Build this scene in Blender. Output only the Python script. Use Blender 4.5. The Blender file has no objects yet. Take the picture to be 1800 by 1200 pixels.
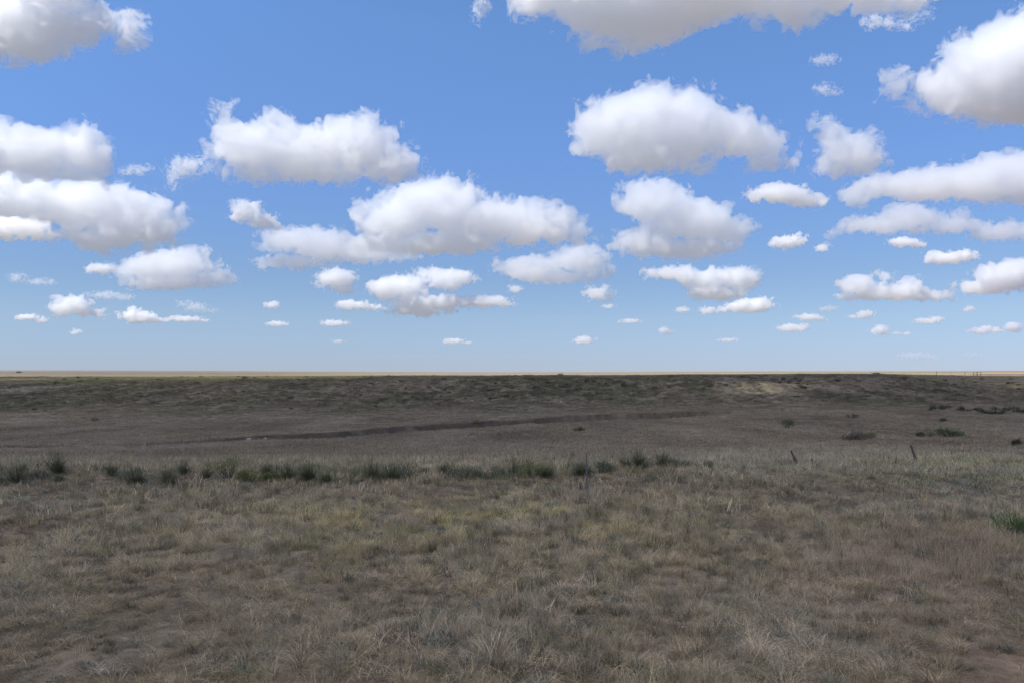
import bpy, bmesh, math, random
import numpy as np
from mathutils import Vector, Matrix

random.seed(7)
RNG = np.random.default_rng(11)
sc = bpy.context.scene
COL = sc.collection
R = math.radians

H = 2.5            # eye height above the near ground
F = 1400.0         # focal length in reference pixels (1800 wide)
CX, EY = 900.0, 655.0
SUN_EL, SUN_AZ = 57.0, -114.0      # azimuth from the viewing direction (+Y), negative = left

# ------------------------------------------------------------------ helpers
def tag(o, label=None, cat=None, group=None, kind=None):
    if label: o['label'] = label
    if cat: o['category'] = cat
    if group: o['group'] = group
    if kind: o['kind'] = kind
    return o

def mesh_np(name, verts, faces, mat=None, parent=None, link=True, smooth=False, quads=True):
    """verts (n,3), faces (m,4) or (m,3)"""
    me = bpy.data.meshes.new(name)
    verts = np.ascontiguousarray(verts, np.float32)
    faces = np.ascontiguousarray(faces, np.int32)
    k = faces.shape[1]
    me.vertices.add(len(verts)); me.vertices.foreach_set('co', verts.ravel())
    me.loops.add(faces.size); me.loops.foreach_set('vertex_index', faces.ravel())
    me.polygons.add(len(faces))
    me.polygons.foreach_set('loop_start', np.arange(0, faces.size, k, dtype=np.int32))
    me.update(calc_edges=True)
    if smooth:
        me.polygons.foreach_set('use_smooth', np.ones(len(faces), bool))
    if mat: me.materials.append(mat)
    o = bpy.data.objects.new(name, me)
    if link: COL.objects.link(o)
    if parent: o.parent = parent
    return o

def empty(name, loc, rz=0.0):
    o = bpy.data.objects.new(name, None)
    COL.objects.link(o); o.location = loc; o.rotation_euler = (0, 0, rz)
    o.empty_display_size = 0.2
    return o

def color_attr(o, cols, name='cover'):
    a = o.data.color_attributes.new(name, 'FLOAT_COLOR', 'POINT')
    c = np.ones((len(cols), 4), np.float32); c[:, :3] = cols
    a.data.foreach_set('color', c.ravel())

# ------------------------------------------------------------------ numpy noise
_LAT = RNG.random((64, 64, 64)).astype(np.float32)
def vnoise(p):
    """value noise 0..1, p (n,3) float"""
    i = np.floor(p).astype(np.int32); f = (p - i).astype(np.float32)
    f = f * f * f * (f * (f * 6 - 15) + 10)
    x0, y0, z0 = (i[:, 0] & 63), (i[:, 1] & 63), (i[:, 2] & 63)
    x1, y1, z1 = (x0 + 1) & 63, (y0 + 1) & 63, (z0 + 1) & 63
    fx, fy, fz = f[:, 0], f[:, 1], f[:, 2]
    def L(a, b, t): return a + (b - a) * t
    a = L(_LAT[x0, y0, z0], _LAT[x1, y0, z0], fx); b = L(_LAT[x0, y1, z0], _LAT[x1, y1, z0], fx)
    c = L(_LAT[x0, y0, z1], _LAT[x1, y0, z1], fx); d = L(_LAT[x0, y1, z1], _LAT[x1, y1, z1], fx)
    return L(L(a, b, fy), L(c, d, fy), fz)

_ROT = np.array([[0.36, 0.48, -0.8], [-0.8, 0.6, 0.0], [0.48, 0.64, 0.6]], np.float32)
def fbm(p, octv=4, gain=0.5):
    s = 0; a = 1.0; t = 0
    p = np.asarray(p, np.float32)
    for _ in range(octv):
        s = s + a * (vnoise(p) - 0.5); t += a; a *= gain
        p = (p @ _ROT.T) * 2.03 + 17.3
    return s / t * 2      # about -1..1

_FP = RNG.random((64, 64, 64, 3)).astype(np.float32)
def worley(p):
    i = np.floor(p).astype(np.int32); f = (p - i).astype(np.float32)
    best = np.full(len(p), 9.0, np.float32)
    for dx in (-1, 0, 1):
        for dy in (-1, 0, 1):
            for dz in (-1, 0, 1):
                q = _FP[(i[:, 0] + dx) & 63, (i[:, 1] + dy) & 63, (i[:, 2] + dz) & 63]
                d = (q[:, 0] + dx - f[:, 0]) ** 2 + (q[:, 1] + dy - f[:, 1]) ** 2 + (q[:, 2] + dz - f[:, 2]) ** 2
                np.minimum(best, d, out=best)
    return np.sqrt(best)

def fbm2(x, y, scale, octv=4, seed=0.0, gain=0.5):
    x = np.asarray(x, np.float32); y = np.asarray(y, np.float32)
    p = np.stack([x.ravel() / scale + seed, y.ravel() / scale - seed * 1.7, np.full(x.size, seed * 3.1, np.float32)], 1)
    return fbm(p, octv, gain).reshape(x.shape)

def sstep(a, b, x):
    t = np.clip((x - a) / (b - a), 0, 1); return t * t * (3 - 2 * t)

# ------------------------------------------------------------------ world, sun, camera
world = bpy.data.worlds.new("World"); sc.world = world; world.use_nodes = True
nt = world.node_tree; bg = nt.nodes['Background']
sky = nt.nodes.new('ShaderNodeTexSky'); sky.sky_type = 'NISHITA'; sky.sun_disc = False
sky.sun_elevation = R(SUN_EL); sky.sun_rotation = R(SUN_AZ)
sky.altitude = 1500; sky.air_density = 1.0; sky.dust_density = 0.15; sky.ozone_density = 3.0
hs = nt.nodes.new('ShaderNodeHueSaturation'); hs.inputs['Saturation'].default_value = 1.0
nt.links.new(sky.outputs[0], hs.inputs['Color'])
# cooler, clearer air towards the horizon than the sky model gives
tcw = nt.nodes.new('ShaderNodeTexCoord'); sx = nt.nodes.new('ShaderNodeSeparateXYZ')
nt.links.new(tcw.outputs['Generated'], sx.inputs[0])
rmp = nt.nodes.new('ShaderNodeValToRGB'); rmp.color_ramp.interpolation = 'LINEAR'
e_ = rmp.color_ramp.elements
e_[0].position = 0.0; e_[0].color = (.31, .365, .56, 1)
e_[1].position = .60; e_[1].color = (.78, .92, 1.06, 1)
for ps, cl_ in ((.014, (.33, .375, .56, 1)), (.068, (.45, .463, .547, 1)), (.117, (.475, .50, .575, 1)), (.26, (.60, .70, .87, 1)), (.40, (.73, .88, 1.03, 1))):
    q_ = e_.new(ps); q_.color = cl_
nt.links.new(sx.outputs['Z'], rmp.inputs[0])
mxw = nt.nodes.new('ShaderNodeVectorMath'); mxw.operation = 'MULTIPLY'
nt.links.new(hs.outputs[0], mxw.inputs[0]); nt.links.new(rmp.outputs[0], mxw.inputs[1])
nt.links.new(mxw.outputs[0], bg.inputs[0])
bg.inputs[1].default_value = 0.15

sun_dir = Vector((math.sin(R(SUN_AZ)) * math.cos(R(SUN_EL)), math.cos(R(SUN_AZ)) * math.cos(R(SUN_EL)), math.sin(R(SUN_EL))))
sl = bpy.data.lights.new('sun', 'SUN'); sl.energy = 4.4; sl.angle = R(0.53); sl.color = (1.0, 0.945, 0.86)
so = bpy.data.objects.new('sun', sl); COL.objects.link(so)
so.rotation_euler = sun_dir.to_track_quat('Z', 'Y').to_euler()

cam = bpy.data.cameras.new('camera'); co = bpy.data.objects.new('camera', cam); COL.objects.link(co)
cam.sensor_width = 36.0; cam.lens = 28.0; cam.shift_y = 55.0 / 1800.0
cam.clip_start = 0.1; cam.clip_end = 200000.0
co.location = (0, 0, H); co.rotation_euler = (math.pi / 2, 0, 0)
sc.camera = co
sc.view_settings.view_transform = 'Standard'; sc.view_settings.look = 'None'
sc.view_settings.exposure = 0.34; sc.view_settings.gamma = 1.0
sc.cycles.max_bounces = 22; sc.cycles.volume_bounces = 22; sc.cycles.diffuse_bounces = 3
sc.cycles.transmission_bounces = 3; sc.cycles.glossy_bounces = 2; sc.cycles.transparent_max_bounces = 8
sc.cycles.sample_clamp_indirect = 10.0
sc.cycles.use_denoising = True
try:
    sc.cycles.denoiser = 'OPENIMAGEDENOISE'; sc.cycles.denoising_prefilter = 'ACCURATE'
except Exception:
    pass

# ------------------------------------------------------------------ terrain shape
# profiles down four sight lines: (distance, picture row of the ground there)
PCOL = [0.0, 900.0, 1500.0, 1800.0]
PROF = [
    [(21, 822), (35, 800), (50, 784), (70, 765), (88, 750), (100, 742), (125, 715), (150, 690), (175, 672), (195, 664), (230, 661.8), (300, 661), (8000, 650.2)],
    [(21, 822), (35, 797), (50, 779), (60, 768), (85, 743), (105, 727), (118, 718), (131, 706), (140, 690), (149, 674), (156, 664.5), (176, 661), (300, 659.4), (8000, 653.6)],
    [(21, 822), (35, 795), (50, 774), (60, 762), (90, 735), (115, 715), (131, 703.5), (139, 690), (147, 673), (155, 661.5), (180, 658), (300, 656.5), (8000, 652.0)],
    [(21, 822), (35, 793), (50, 771), (60, 758), (90, 732), (120, 712), (140, 700), (165, 684), (190, 670), (220, 662), (260, 659), (330, 657.8), (8000, 651.5)],
]
_PY = [np.array([a for a, b in p], float) for p in PROF]
_PZ = [np.array([H - a * (b - EY) / F for a, b in p], float) for p in PROF]
for z in _PZ: z[0] = 0.0
def _pchip(xs, zs, x):
    # linear, lightly smoothed by averaging shifted samples
    w = np.maximum(np.abs(x) * 0.02, 0.6)
    return (np.interp(x - w, xs, zs) + 2 * np.interp(x, xs, zs) + np.interp(x + w, xs, zs)) / 4
CREEK = np.array([(-900, 800), (0, 786), (150, 785), (260, 782), (420, 771), (600, 763), (667, 757), (733, 752), (800, 747.5),
                  (900, 742), (1000, 735), (1083, 730.5), (1170, 729), (1300, 722), (1420, 717), (1560, 711), (2700, 700)], float)
# the creek line on the ground: depth y for each column
def _base(u, y):
    col = np.clip(CX + F * u, 0, 1800)
    zs = [_pchip(_PY[k], _PZ[k], y) for k in range(4)]
    out = np.empty_like(y, dtype=float)
    for k in range(3):
        t = np.clip((col - PCOL[k]) / (PCOL[k + 1] - PCOL[k]), 0, 1)
        t = t * t * (3 - 2 * t)
        m = (col >= PCOL[k]) & (col <= PCOL[k + 1])
        out[m] = (zs[k] * (1 - t) + zs[k + 1] * t)[m]
    return out
_cd = []
_yy = np.linspace(22, 160, 4000)
for c, r in CREEK:
    u = (c - CX) / F
    z = _base(np.full_like(_yy, u), _yy)
    rows = EY + F * (H - z) / _yy
    k = int(np.argmax(rows < r)); _cd.append(_yy[k])
CREEK_Y = np.array(_cd)
def creek_y(u):
    return np.interp(CX + F * u, CREEK[:, 0], CREEK_Y)

CAMP = ([0, 120, 300, 430, 600, 700, 1000, 1170, 1330, 1500], [.8, .7, .4, .5, .95, 1.1, 1.0, .9, .4, .15])
def creek_d(x, y):
    yy = np.maximum(y, 8.0); u = np.clip(x / yy, -1.2, 1.2)
    d = (y - creek_y(u) + 1.2 * fbm2(x, y, 9.0, 3, 5.0)) / np.maximum(yy / 80.0, .5)
    a = np.interp(CX + F * u, *CAMP) * np.clip(.95 + .4 * fbm2(x, y, 14.0, 2, 2.0), .7, 1.2) * ((y > 22) & (y < 175))
    return d, a

def height(x, y, detail=True):
    x = np.asarray(x, float); y = np.asarray(y, float)
    yy = np.maximum(y, 1.0)
    u = np.where(y > 8, x / np.maximum(yy, 8), x / 8)
    u = np.clip(u, -1.2, 1.2)
    z = np.where(y > 15, _base(u, yy), 0.0)
    # creek cut: a trench with a steep far bank that faces the camera
    w = np.maximum(yy / 80.0, 0.5); col = CX + F * u
    d, amp = creek_d(x, y)
    prof = np.interp(d, [-8, -3.6, -0.75, -.1, 0.15, 1.8, 6], [0, -.42, -.62, .10, .30, .18, 0])
    z = z + prof * amp * w
    # second shallow scarp on the left
    d2 = y - (creek_y(u) - 6.0) + 1.0 * fbm2(x, y, 7.0, 2, 15.0)
    a2 = np.interp(col, [0, 120, 330, 520, 640], [0, .1, .3, .2, 0])
    z = z + np.where((y > 22) & (y < 175), np.interp(d2, [-2.5, -.4, 0.1, 2], [0, -.22, .14, 0]) * a2, 0)
    if detail:
        z = z + 0.035 * fbm2(x, y, 0.9, 3, 1.0) * np.clip(1.5 - y / 400, 0.2, 1)
        z = z + 0.07 * fbm2(x, y, 4.0, 3, 3.0) * np.clip(yy / 20, .4, 1.6) * np.clip(1.5 - y / 400, 0, 1)
        # gullies and lumps on the far bank
        bank = sstep(100, 125, y) * (1 - sstep(170, 200, y))
        z = z + bank * (0.48 * fbm2(x, y * 0.30, 7.0, 4, 8.0) + .12 * fbm2(x, y * .5, 1.8, 3, 4.0))
        # bare eroded pocket in the bank
        er = np.exp(-(((col - 1335) / 75) ** 2)) * np.exp(-(((y - 142.5) / 4.5) ** 2)) * (y > 50)
        z = z + er * (-0.75 + 1.5 * np.abs(fbm2(x, y * .25, 2.6, 4, 12.0)) + 0.3 * np.sin(y * 2.2))
        er2 = np.exp(-(((col - 1800) / 50) ** 2)) * np.exp(-(((y - 178) / 8) ** 2)) * (y > 50)
        z = z + er2 * (0.9 * np.abs(fbm2(x, y * .25, 3.0, 4, 22.0)) - .3)
    return z

def at(px, py, ymin=5.0, ymax=420.0):
    """ground point seen at a reference pixel"""
    u = (px - CX) / F
    ys = np.exp(np.linspace(math.log(ymin), math.log(ymax), 1500))
    z = height(u * ys, ys, False)
    rows = EY + F * (H - z) / ys
    k = np.where(rows <= py)[0]
    k = int(k[0]) if len(k) else len(ys) - 1
    return Vector((u * ys[k], ys[k], float(height(np.array([u * ys[k]]), np.array([ys[k]]))[0])))

# ------------------------------------------------------------------ land cover colours (surface albedo, with some shade mixed in)
SOIL = np.array((.135, .098, .066)); DRY = np.array((.275, .215, .145)); GREEN = np.array((.158, .138, .076))
OLIVE = np.array((.21, .19, .09)); TAN = np.array((.38, .285, .16)); STRAW = np.array((.31, .25, .158)); SHADED_SOIL = np.array((.100, .076, .055))
GOLD = np.array((.38, .28, .13)); PURP = np.array((.19, .135, .11)); PALE = np.array((.39, .315, .235)); REDD = np.array((.27, .18, .115))
def mix(a, b, t):
    t = np.asarray(t)[:, None]; return a * (1 - t) + b * t
def cover(x, y):
    n = len(x)
    yy = np.maximum(y, 6.0); u = np.clip(x / yy, -1.3, 1.3); col = CX + F * u
    n1 = fbm2(x, y, 2.2, 4, 31.0); n2 = fbm2(x, y * .5, 11.0, 4, 41.0); n3 = fbm2(x, y * .22, 5.0, 4, 51.0)
    c = np.repeat(DRY[None], n, 0)
    c = mix(c, SOIL, np.clip(.75 + .9 * n1 + .4 * n2, 0, 1) * (1 - .6 * sstep(18, 40, y)))
    # reddish bare soil at the very near right
    c = mix(c, REDD, np.exp(-(((x - 4.6) / 1.2) ** 2 + ((y - 6.6) / 1.0) ** 2)) * np.clip(.9 + n1, 0, 1))
    # valley floor: dry with pale and dark streaks
    fl = sstep(26, 45, y) * (1 - sstep(96, 120, y))
    c = mix(c, DRY * .86, fl * .8)
    c = mix(c, PALE * .85, fl * np.clip(n3 * 1.5 - .1, 0, 1) * .7)
    c = mix(c, SOIL, fl * np.clip(-n3 * 1.6, 0, 1) * .7)
    # the creek cut: bare dark earth plus painted undercut shade on its steep side, bleached grass along its floor
    dc, ac = creek_d(x, y)
    c = mix(c, PALE * .9, ac * np.exp(-((dc + 3.2) / 1.6) ** 2) * .7)
    c = mix(c, SHADED_SOIL, np.clip(ac * 1.5, 0, 1) * sstep(-1.3, -.7, dc) * (1 - sstep(.15, .55, dc)) * np.clip(1.0 + .7 * n1, 0, 1))
    # far bank: greener on the left and centre, browner on the right
    bk = sstep(98, 122, y) * (1 - sstep(172, 196, y))
    g = np.clip(.5 + 1.3 * n2 - .35 * sstep(1000, 1500, col), 0, 1)
    c = mix(c, DRY * .80, bk)
    c = mix(c, GREEN, bk * g * .85)
    c = mix(c, SOIL * .8, bk * np.clip(n3 * 1.5, 0, 1) * .6)
    n5 = fbm2(x, y * .6, 1.5, 3, 141.0)
    face = sstep(124, 136, y) * (1 - sstep(156, 166, y)) * sstep(500, 900, col)
    c = mix(c, GREEN * .62, np.clip(bk * .55 + face * .35, 0, 1) * np.clip(.3 + 1.7 * n5 + .6 * n2, 0, 1))  # dark scrub, with the steep face's shade also put into the colour
    c = mix(c, PALE * .8, bk * np.clip(n5 * -1.6 - .35, 0, 1) * .6)
    # pale track climbing the left bank
    tr = np.exp(-((y - (150 + (col + 20) * .11)) / 2.2) ** 2) * (1 - sstep(100, 190, col)) * (y > 120)
    c = mix(c, PALE, tr * .8)
    # bare pockets of tan earth
    er = np.exp(-(((col - 1335) / 48) ** 2)) * np.exp(-(((y - 142.5) / 4.5) ** 2)) * (y > 50)
    er = np.maximum(er, np.exp(-(((col - 1795) / 32) ** 2)) * np.exp(-(((y - 178) / 7) ** 2)) * (y > 50))
    er = np.maximum(er, .5 * np.exp(-(((col - 1415) / 45) ** 2)) * np.exp(-(((y - 145) / 3) ** 2)) * (y > 50))
    c = mix(c, TAN, np.clip(er * 1.6 * (.45 + 3.0 * fbm2(x, y * .4, 1.6, 4, 161.0)), 0, 1))
    # green lip on top of the bank then the open plain
    lip = sstep(166, 180, y) * (1 - sstep(230, 300, y))
    c = mix(c, OLIVE * .9, lip * np.clip(.75 + .8 * n2, 0, 1) * (1 - .85 * sstep(1560, 1680, col)))
    f1 = fbm2(x * .3, y, 260.0, 3, 61.0)
    pl = sstep(230, 300, y)
    c = mix(c, np.array((.165, .140, .105)), pl)
    c = mix(c, STRAW, pl * np.clip(.1 + 1.5 * f1 + .5 * sstep(350, 800, col), 0, 1))  # plain dimmer to the left: partial cloud shade painted into the cover
    c = mix(c, OLIVE * 1.25, pl * np.clip(-f1 * 1.6 - .15, 0, 1) * .6)
    # golden stubble and a ploughed strip at far right
    rt = sstep(1690, 1740, col)
    c = mix(c, GOLD, rt * sstep(430, 470, y) * (1 - sstep(900, 960, y)))
    c = mix(c, PURP, rt * sstep(260, 290, y) * (1 - sstep(425, 440, y)))
    c = mix(c, PURP * 1.2, rt * sstep(1500, 1700, y))
    return c

# ------------------------------------------------------------------ materials
def nodes(m):
    m.use_nodes = True; t = m.node_tree; t.nodes.clear()
    out = t.nodes.new('ShaderNodeOutputMaterial')
    return t, out

def mat_ground():
    m = bpy.data.materials.new('prairie_soil'); t, out = nodes(m)
    at_ = t.nodes.new('ShaderNodeVertexColor'); at_.layer_name = 'cover'
    tc = t.nodes.new('ShaderNodeTexCoord')
    def noise(scale, det, sx=1, sy=1):
        mp = t.nodes.new('ShaderNodeMapping'); mp.inputs['Scale'].default_value = (sx, sy, 1)
        t.links.new(tc.outputs['Object'], mp.inputs[0])
        n = t.nodes.new('ShaderNodeTexNoise'); n.inputs['Scale'].default_value = scale; n.inputs['Detail'].default_value = det
        n.inputs['Roughness'].default_value = .65
        t.links.new(mp.outputs[0], n.inputs['Vector']); return n
    n1 = noise(9.0, 6); n2 = noise(1.1, 5, 1, .45); n3 = noise(60.0, 3)
    def ramp(n, lo, hi):
        mr = t.nodes.new('ShaderNodeMapRange'); mr.inputs[1].default_value = .32; mr.inputs[2].default_value = .68
        mr.inputs[3].default_value = lo; mr.inputs[4].default_value = hi
        t.links.new(n.outputs['Fac'], mr.inputs[0]); return mr
    a, b, c = ramp(n1, .72, 1.28), ramp(n2, .62, 1.38), ramp(n3, .8, 1.2)
    def mul(p, q):
        x = t.nodes.new('ShaderNodeMath'); x.operation = 'MULTIPLY'; t.links.new(p, x.inputs[0]); t.links.new(q, x.inputs[1]); return x.outputs[0]
    k = mul(mul(a.outputs[0], b.outputs[0]), c.outputs[0])
    mx = t.nodes.new('ShaderNodeVectorMath'); mx.operation = 'SCALE'
    t.links.new(at_.outputs['Color'], mx.inputs[0]); t.links.new(k, mx.inputs['Scale'])
    bs = t.nodes.new('ShaderNodeBsdfPrincipled'); bs.inputs['Roughness'].default_value = .95; bs.inputs['Specular IOR Level'].default_value = .1
    t.links.new(mx.outputs[0], bs.inputs['Base Color'])
    bp = t.nodes.new('ShaderNodeBump'); bp.inputs['Strength'].default_value = .6; bp.inputs['Distance'].default_value = .03
    t.links.new(n1.outputs['Fac'], bp.inputs['Height']); t.links.new(bp.outputs[0], bs.inputs['Normal'])
    t.links.new(bs.outputs[0], out.inputs['Surface'])
    return m

def mat_leaf(name, color=None, inst=False, trans=.3, rough=.7, var=.35):
    """blade / leaf material: colour x per-blade value ('blade' attribute) [x per-clump tint]"""
    m = bpy.data.materials.new(name); t, out = nodes(m)
    va = t.nodes.new('ShaderNodeAttribute'); va.attribute_name = 'blade'; va.attribute_type = 'GEOMETRY'
    if inst:
        ia = t.nodes.new('ShaderNodeAttribute'); ia.attribute_name = 'tint'; ia.attribute_type = 'INSTANCER'
        base = ia.outputs['Color']
    else:
        rg = t.nodes.new('ShaderNodeRGB'); rg.outputs[0].default_value = (*color, 1); base = rg.outputs[0]
    mx = t.nodes.new('ShaderNodeVectorMath'); mx.operation = 'MULTIPLY'
    t.links.new(base, mx.inputs[0]); t.links.new(va.outputs['Color'], mx.inputs[1])
    d = t.nodes.new('ShaderNodeBsdfPrincipled'); d.inputs['Roughness'].default_value = rough; d.inputs['Specular IOR Level'].default_value = .25
    tr = t.nodes.new('ShaderNodeBsdfTranslucent')
    t.links.new(mx.outputs[0], d.inputs['Base Color']); t.links.new(mx.outputs[0], tr.inputs['Color'])
    ms = t.nodes.new('ShaderNodeMixShader'); ms.inputs[0].default_value = trans
    t.links.new(d.outputs[0], ms.inputs[1]); t.links.new(tr.outputs[0], ms.inputs[2])
    t.links.new(ms.outputs[0], out.inputs['Surface'])
    return m

def mat_rough(name, c1, c2, scale=8.0, rough=.85, metal=0.0, stretch=(1, 1, 1)):
    m = bpy.data.materials.new(name); t, out = nodes(m)
    tc = t.nodes.new('ShaderNodeTexCoord'); mp = t.nodes.new('ShaderNodeMapping'); mp.inputs['Scale'].default_value = stretch
    n = t.nodes.new('ShaderNodeTexNoise'); n.inputs['Scale'].default_value = scale; n.inputs['Detail'].default_value = 6
    t.links.new(tc.outputs['Object'], mp.inputs[0]); t.links.new(mp.outputs[0], n.inputs['Vector'])
    cr = t.nodes.new('ShaderNodeValToRGB'); cr.color_ramp.elements[0].color = (*c1, 1); cr.color_ramp.elements[1].color = (*c2, 1)
    cr.color_ramp.elements[0].position = .35; cr.color_ramp.elements[1].position = .65
    t.links.new(n.outputs['Fac'], cr.inputs[0])
    bs = t.nodes.new('ShaderNodeBsdfPrincipled'); bs.inputs['Roughness'].default_value = rough; bs.inputs['Metallic'].default_value = metal
    t.links.new(cr.outputs[0], bs.inputs['Base Color'])
    bp = t.nodes.new('ShaderNodeBump'); bp.inputs['Strength'].default_value = .5; bp.inputs['Distance'].default_value = .01
    t.links.new(n.outputs['Fac'], bp.inputs['Height']); t.links.new(bp.outputs[0], bs.inputs['Normal'])
    t.links.new(bs.outputs[0], out.inputs['Surface'])
    return m

def mat_cloud(name, mfp, g):
    m = bpy.data.materials.new(name); t, out = nodes(m)
    v = t.nodes.new('ShaderNodeVolumePrincipled')
    v.inputs['Color'].default_value = (1, 1, 1, 1); v.inputs['Density'].default_value = 1.0 / mfp
    v.inputs['Anisotropy'].default_value = g
    t.links.new(v.outputs[0], out.inputs['Volume'])
    return m

M_ground = mat_ground()
M_grass = mat_leaf('dry_grass', inst=True)
M_yucca = mat_leaf('yucca_leaf', (.135, .135, .070), trans=.08, rough=.55)
M_shrub = mat_leaf('shrub_leaf', (.100, .100, .060), trans=.15)
M_green = mat_leaf('green_leaf', (.10, .135, .05), trans=.25)
M_weed = mat_leaf('weed_leaf', (.14, .20, .07), trans=.25)
M_lime = mat_leaf('yellow_green_leaf', (.19, .20, .075), trans=.25)
M_sage = mat_leaf('sage_leaf', (.18, .185, .12), trans=.2)
M_brown = mat_leaf('dead_leaf', (.17, .13, .10), trans=.2)
M_stem = mat_rough('dry_stalk', (.26, .22, .17), (.40, .35, .28), 30, stretch=(1, 1, .1))
M_pale = mat_leaf('bleached_stem', (.50, .46, .39), trans=.15)
M_twig = mat_rough('twig_bark', (.07, .055, .045), (.14, .11, .09), 20)
M_wood = mat_rough('weathered_wood', (.045, .038, .033), (.13, .11, .095), 18, stretch=(1, 1, .08))
M_steel = mat_rough('weathered_steel', (.15, .135, .13), (.22, .20, .185), 25, rough=.6, metal=.3)
M_rust = mat_rough('rusty_wire', (.10, .06, .045), (.16, .12, .10), 40, rough=.7, metal=.4)
M_rock = mat_rough('pale_limestone', (.28, .25, .21), (.44, .41, .36), 12)

# ------------------------------------------------------------------ ground sheet
def build_ground():
    near = []; y = 4.0
    while y < 26000:
        near.append(y); y += max(.035, y * (.0042 if y < 230 else .012))
    back = [-v for v in np.geomspace(4.0, 3000, 40)][::-1]
    ys = np.array(back + list(np.linspace(-3.4, 3.6, 12)) + near)
    nx = 840
    u = np.sinh(np.linspace(-1.9, 1.9, nx)); u = u / u.max() * 1.35
    Y, U = np.meshgrid(ys, u, indexing='ij')
    X = U * (np.maximum(np.abs(Y), 8.0))
    x, yv = X.ravel(), Y.ravel()
    z = height(x, yv)
    ny = len(ys)
    idx = np.arange(ny * nx).reshape(ny, nx)
    faces = np.stack([idx[:-1, :-1], idx[:-1, 1:], idx[1:, 1:], idx[1:, :-1]], -1).reshape(-1, 4)
    o = mesh_np('ground', np.stack([x, yv, z], 1), faces, M_ground, smooth=True)
    color_attr(o, cover(x, yv))
    tag(o, kind='structure')
    return o
build_ground()

# ------------------------------------------------------------------ blades
class Blades:
    """collects thin curved strips; each has a colour value"""
    def __init__(self): self.v = []; self.f = []; self.c = []; self.n = 0
    def add(self, base, yaw, lean, length, width, curl=.6, seg=3, val=1.0, tipval=1.15, taper=1.0):
        p = np.array(base, float); pts = []; ang = lean
        d = np.array((math.cos(yaw), math.sin(yaw))); side = np.array((-d[1], d[0], 0.0))
        st = length / seg
        tw = random.uniform(-.8, .8)
        sv = side * math.cos(tw) + np.array((d[0], d[1], 0)) * math.sin(tw)
        for k in range(seg + 1):
            t = k / seg; w = width * .5 * max(1 - t ** 1.5 * taper, .06)
            pts.append((p - sv * w, p + sv * w, t))
            p = p + np.array((d[0] * math.sin(ang), d[1] * math.sin(ang), math.cos(ang))) * st
            ang += curl / seg
        for k, (a, b, t) in enumerate(pts):
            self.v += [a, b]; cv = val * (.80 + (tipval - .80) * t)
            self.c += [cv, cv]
            if k < seg:
                i = self.n + 2 * k; self.f.append((i, i + 1, i + 3, i + 2))
        self.n += 2 * (seg + 1)
    def build(self, name, mat, parent=None, link=True, hue=.06):
        o = mesh_np(name, np.array(self.v), np.array(self.f), mat, parent, link)
        c = np.array(self.c)[:, None] * np.ones((1, 3))
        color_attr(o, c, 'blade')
        return o

def rr(a, b): return random.uniform(a, b)

def clump_mesh(kind):
    B = Blades()
    if kind == 'tuft':          # mounded bunchgrass
        n = 140; rad = rr(.05, .10); hh = rr(.12, .22)
        for _ in range(n):
            a = rr(0, 2 * math.pi); r = rad * math.sqrt(random.random())
            B.add((r * math.cos(a), r * math.sin(a), -.01), a + rr(-.9, .9), rr(0, .55) + r / rad * .35, hh * rr(.45, 1.25), rr(.0022, .0046), rr(.4, 2.0), 4, rr(.40, 1.55))
    elif kind == 'mat':         # low curly sod
        for _ in range(110):
            B.add((rr(-.16, .16), rr(-.16, .16), -.01), rr(0, 6.28), rr(.1, 1.0), rr(.04, .11), rr(.0025, .0045), rr(.5, 2.2), 3, rr(.35, 1.5))
    elif kind == 'wispy':       # sparse fine tall grass
        for _ in range(42):
            B.add((rr(-.11, .11), rr(-.11, .11), -.01), rr(0, 6.28), rr(0, .4), rr(.16, .36), rr(.0016, .003), rr(.1, 1.1), 4, rr(.5, 1.7))
    elif kind == 'curl':        # pale curling seed stems over a low base
        for _ in range(40):
            B.add((rr(-.1, .1), rr(-.1, .1), -.01), rr(0, 6.28), rr(.1, .8), rr(.05, .12), rr(.0025, .004), rr(.4, 1.6), 3, rr(.55, 1.0))
        for _ in range(13):
            B.add((rr(-.08, .08), rr(-.08, .08), 0), rr(0, 6.28), rr(.1, .7), rr(.12, .26), rr(.0015, .0026), rr(1.2, 3.0), 6, rr(1.5, 2.3), taper=.6)
    elif kind == 'litter':      # flat broken straw
        for _ in range(110):
            B.add((rr(-.2, .2), rr(-.2, .2), rr(0, .03)), rr(0, 6.28), rr(1.1, 1.6), rr(.06, .16), rr(.0025, .0045), rr(-.3, .4), 2, rr(.5, 1.35))
    elif kind == 'twiggy':      # dark wiry half-shrub
        for _ in range(80):
            B.add((rr(-.05, .05), rr(-.05, .05), 0), rr(0, 6.28), rr(.1, 1.1), rr(.10, .24), rr(.0022, .0045), rr(-.4, .8), 3, rr(.35, .85))
    elif kind == 'leafy':       # small grey green forb
        for _ in range(70):
            z = rr(0, .10)
            B.add((rr(-.08, .08), rr(-.08, .08), z), rr(0, 6.28), rr(.3, 1.2), rr(.03, .07), rr(.006, .012), rr(-.2, .8), 2, rr(.7, 1.2))
    elif kind == 'far':         # wider group for the middle distance
        for _ in range(90):
            a = rr(0, 6.28); r = .38 * math.sqrt(random.random())
            B.add((r * math.cos(a), r * math.sin(a), -.02), rr(0, 6.28), rr(0, .8), rr(.08, .24), rr(.008, .018), rr(.1, 1.2), 2, rr(.4, 1.6))
    return B

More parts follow.
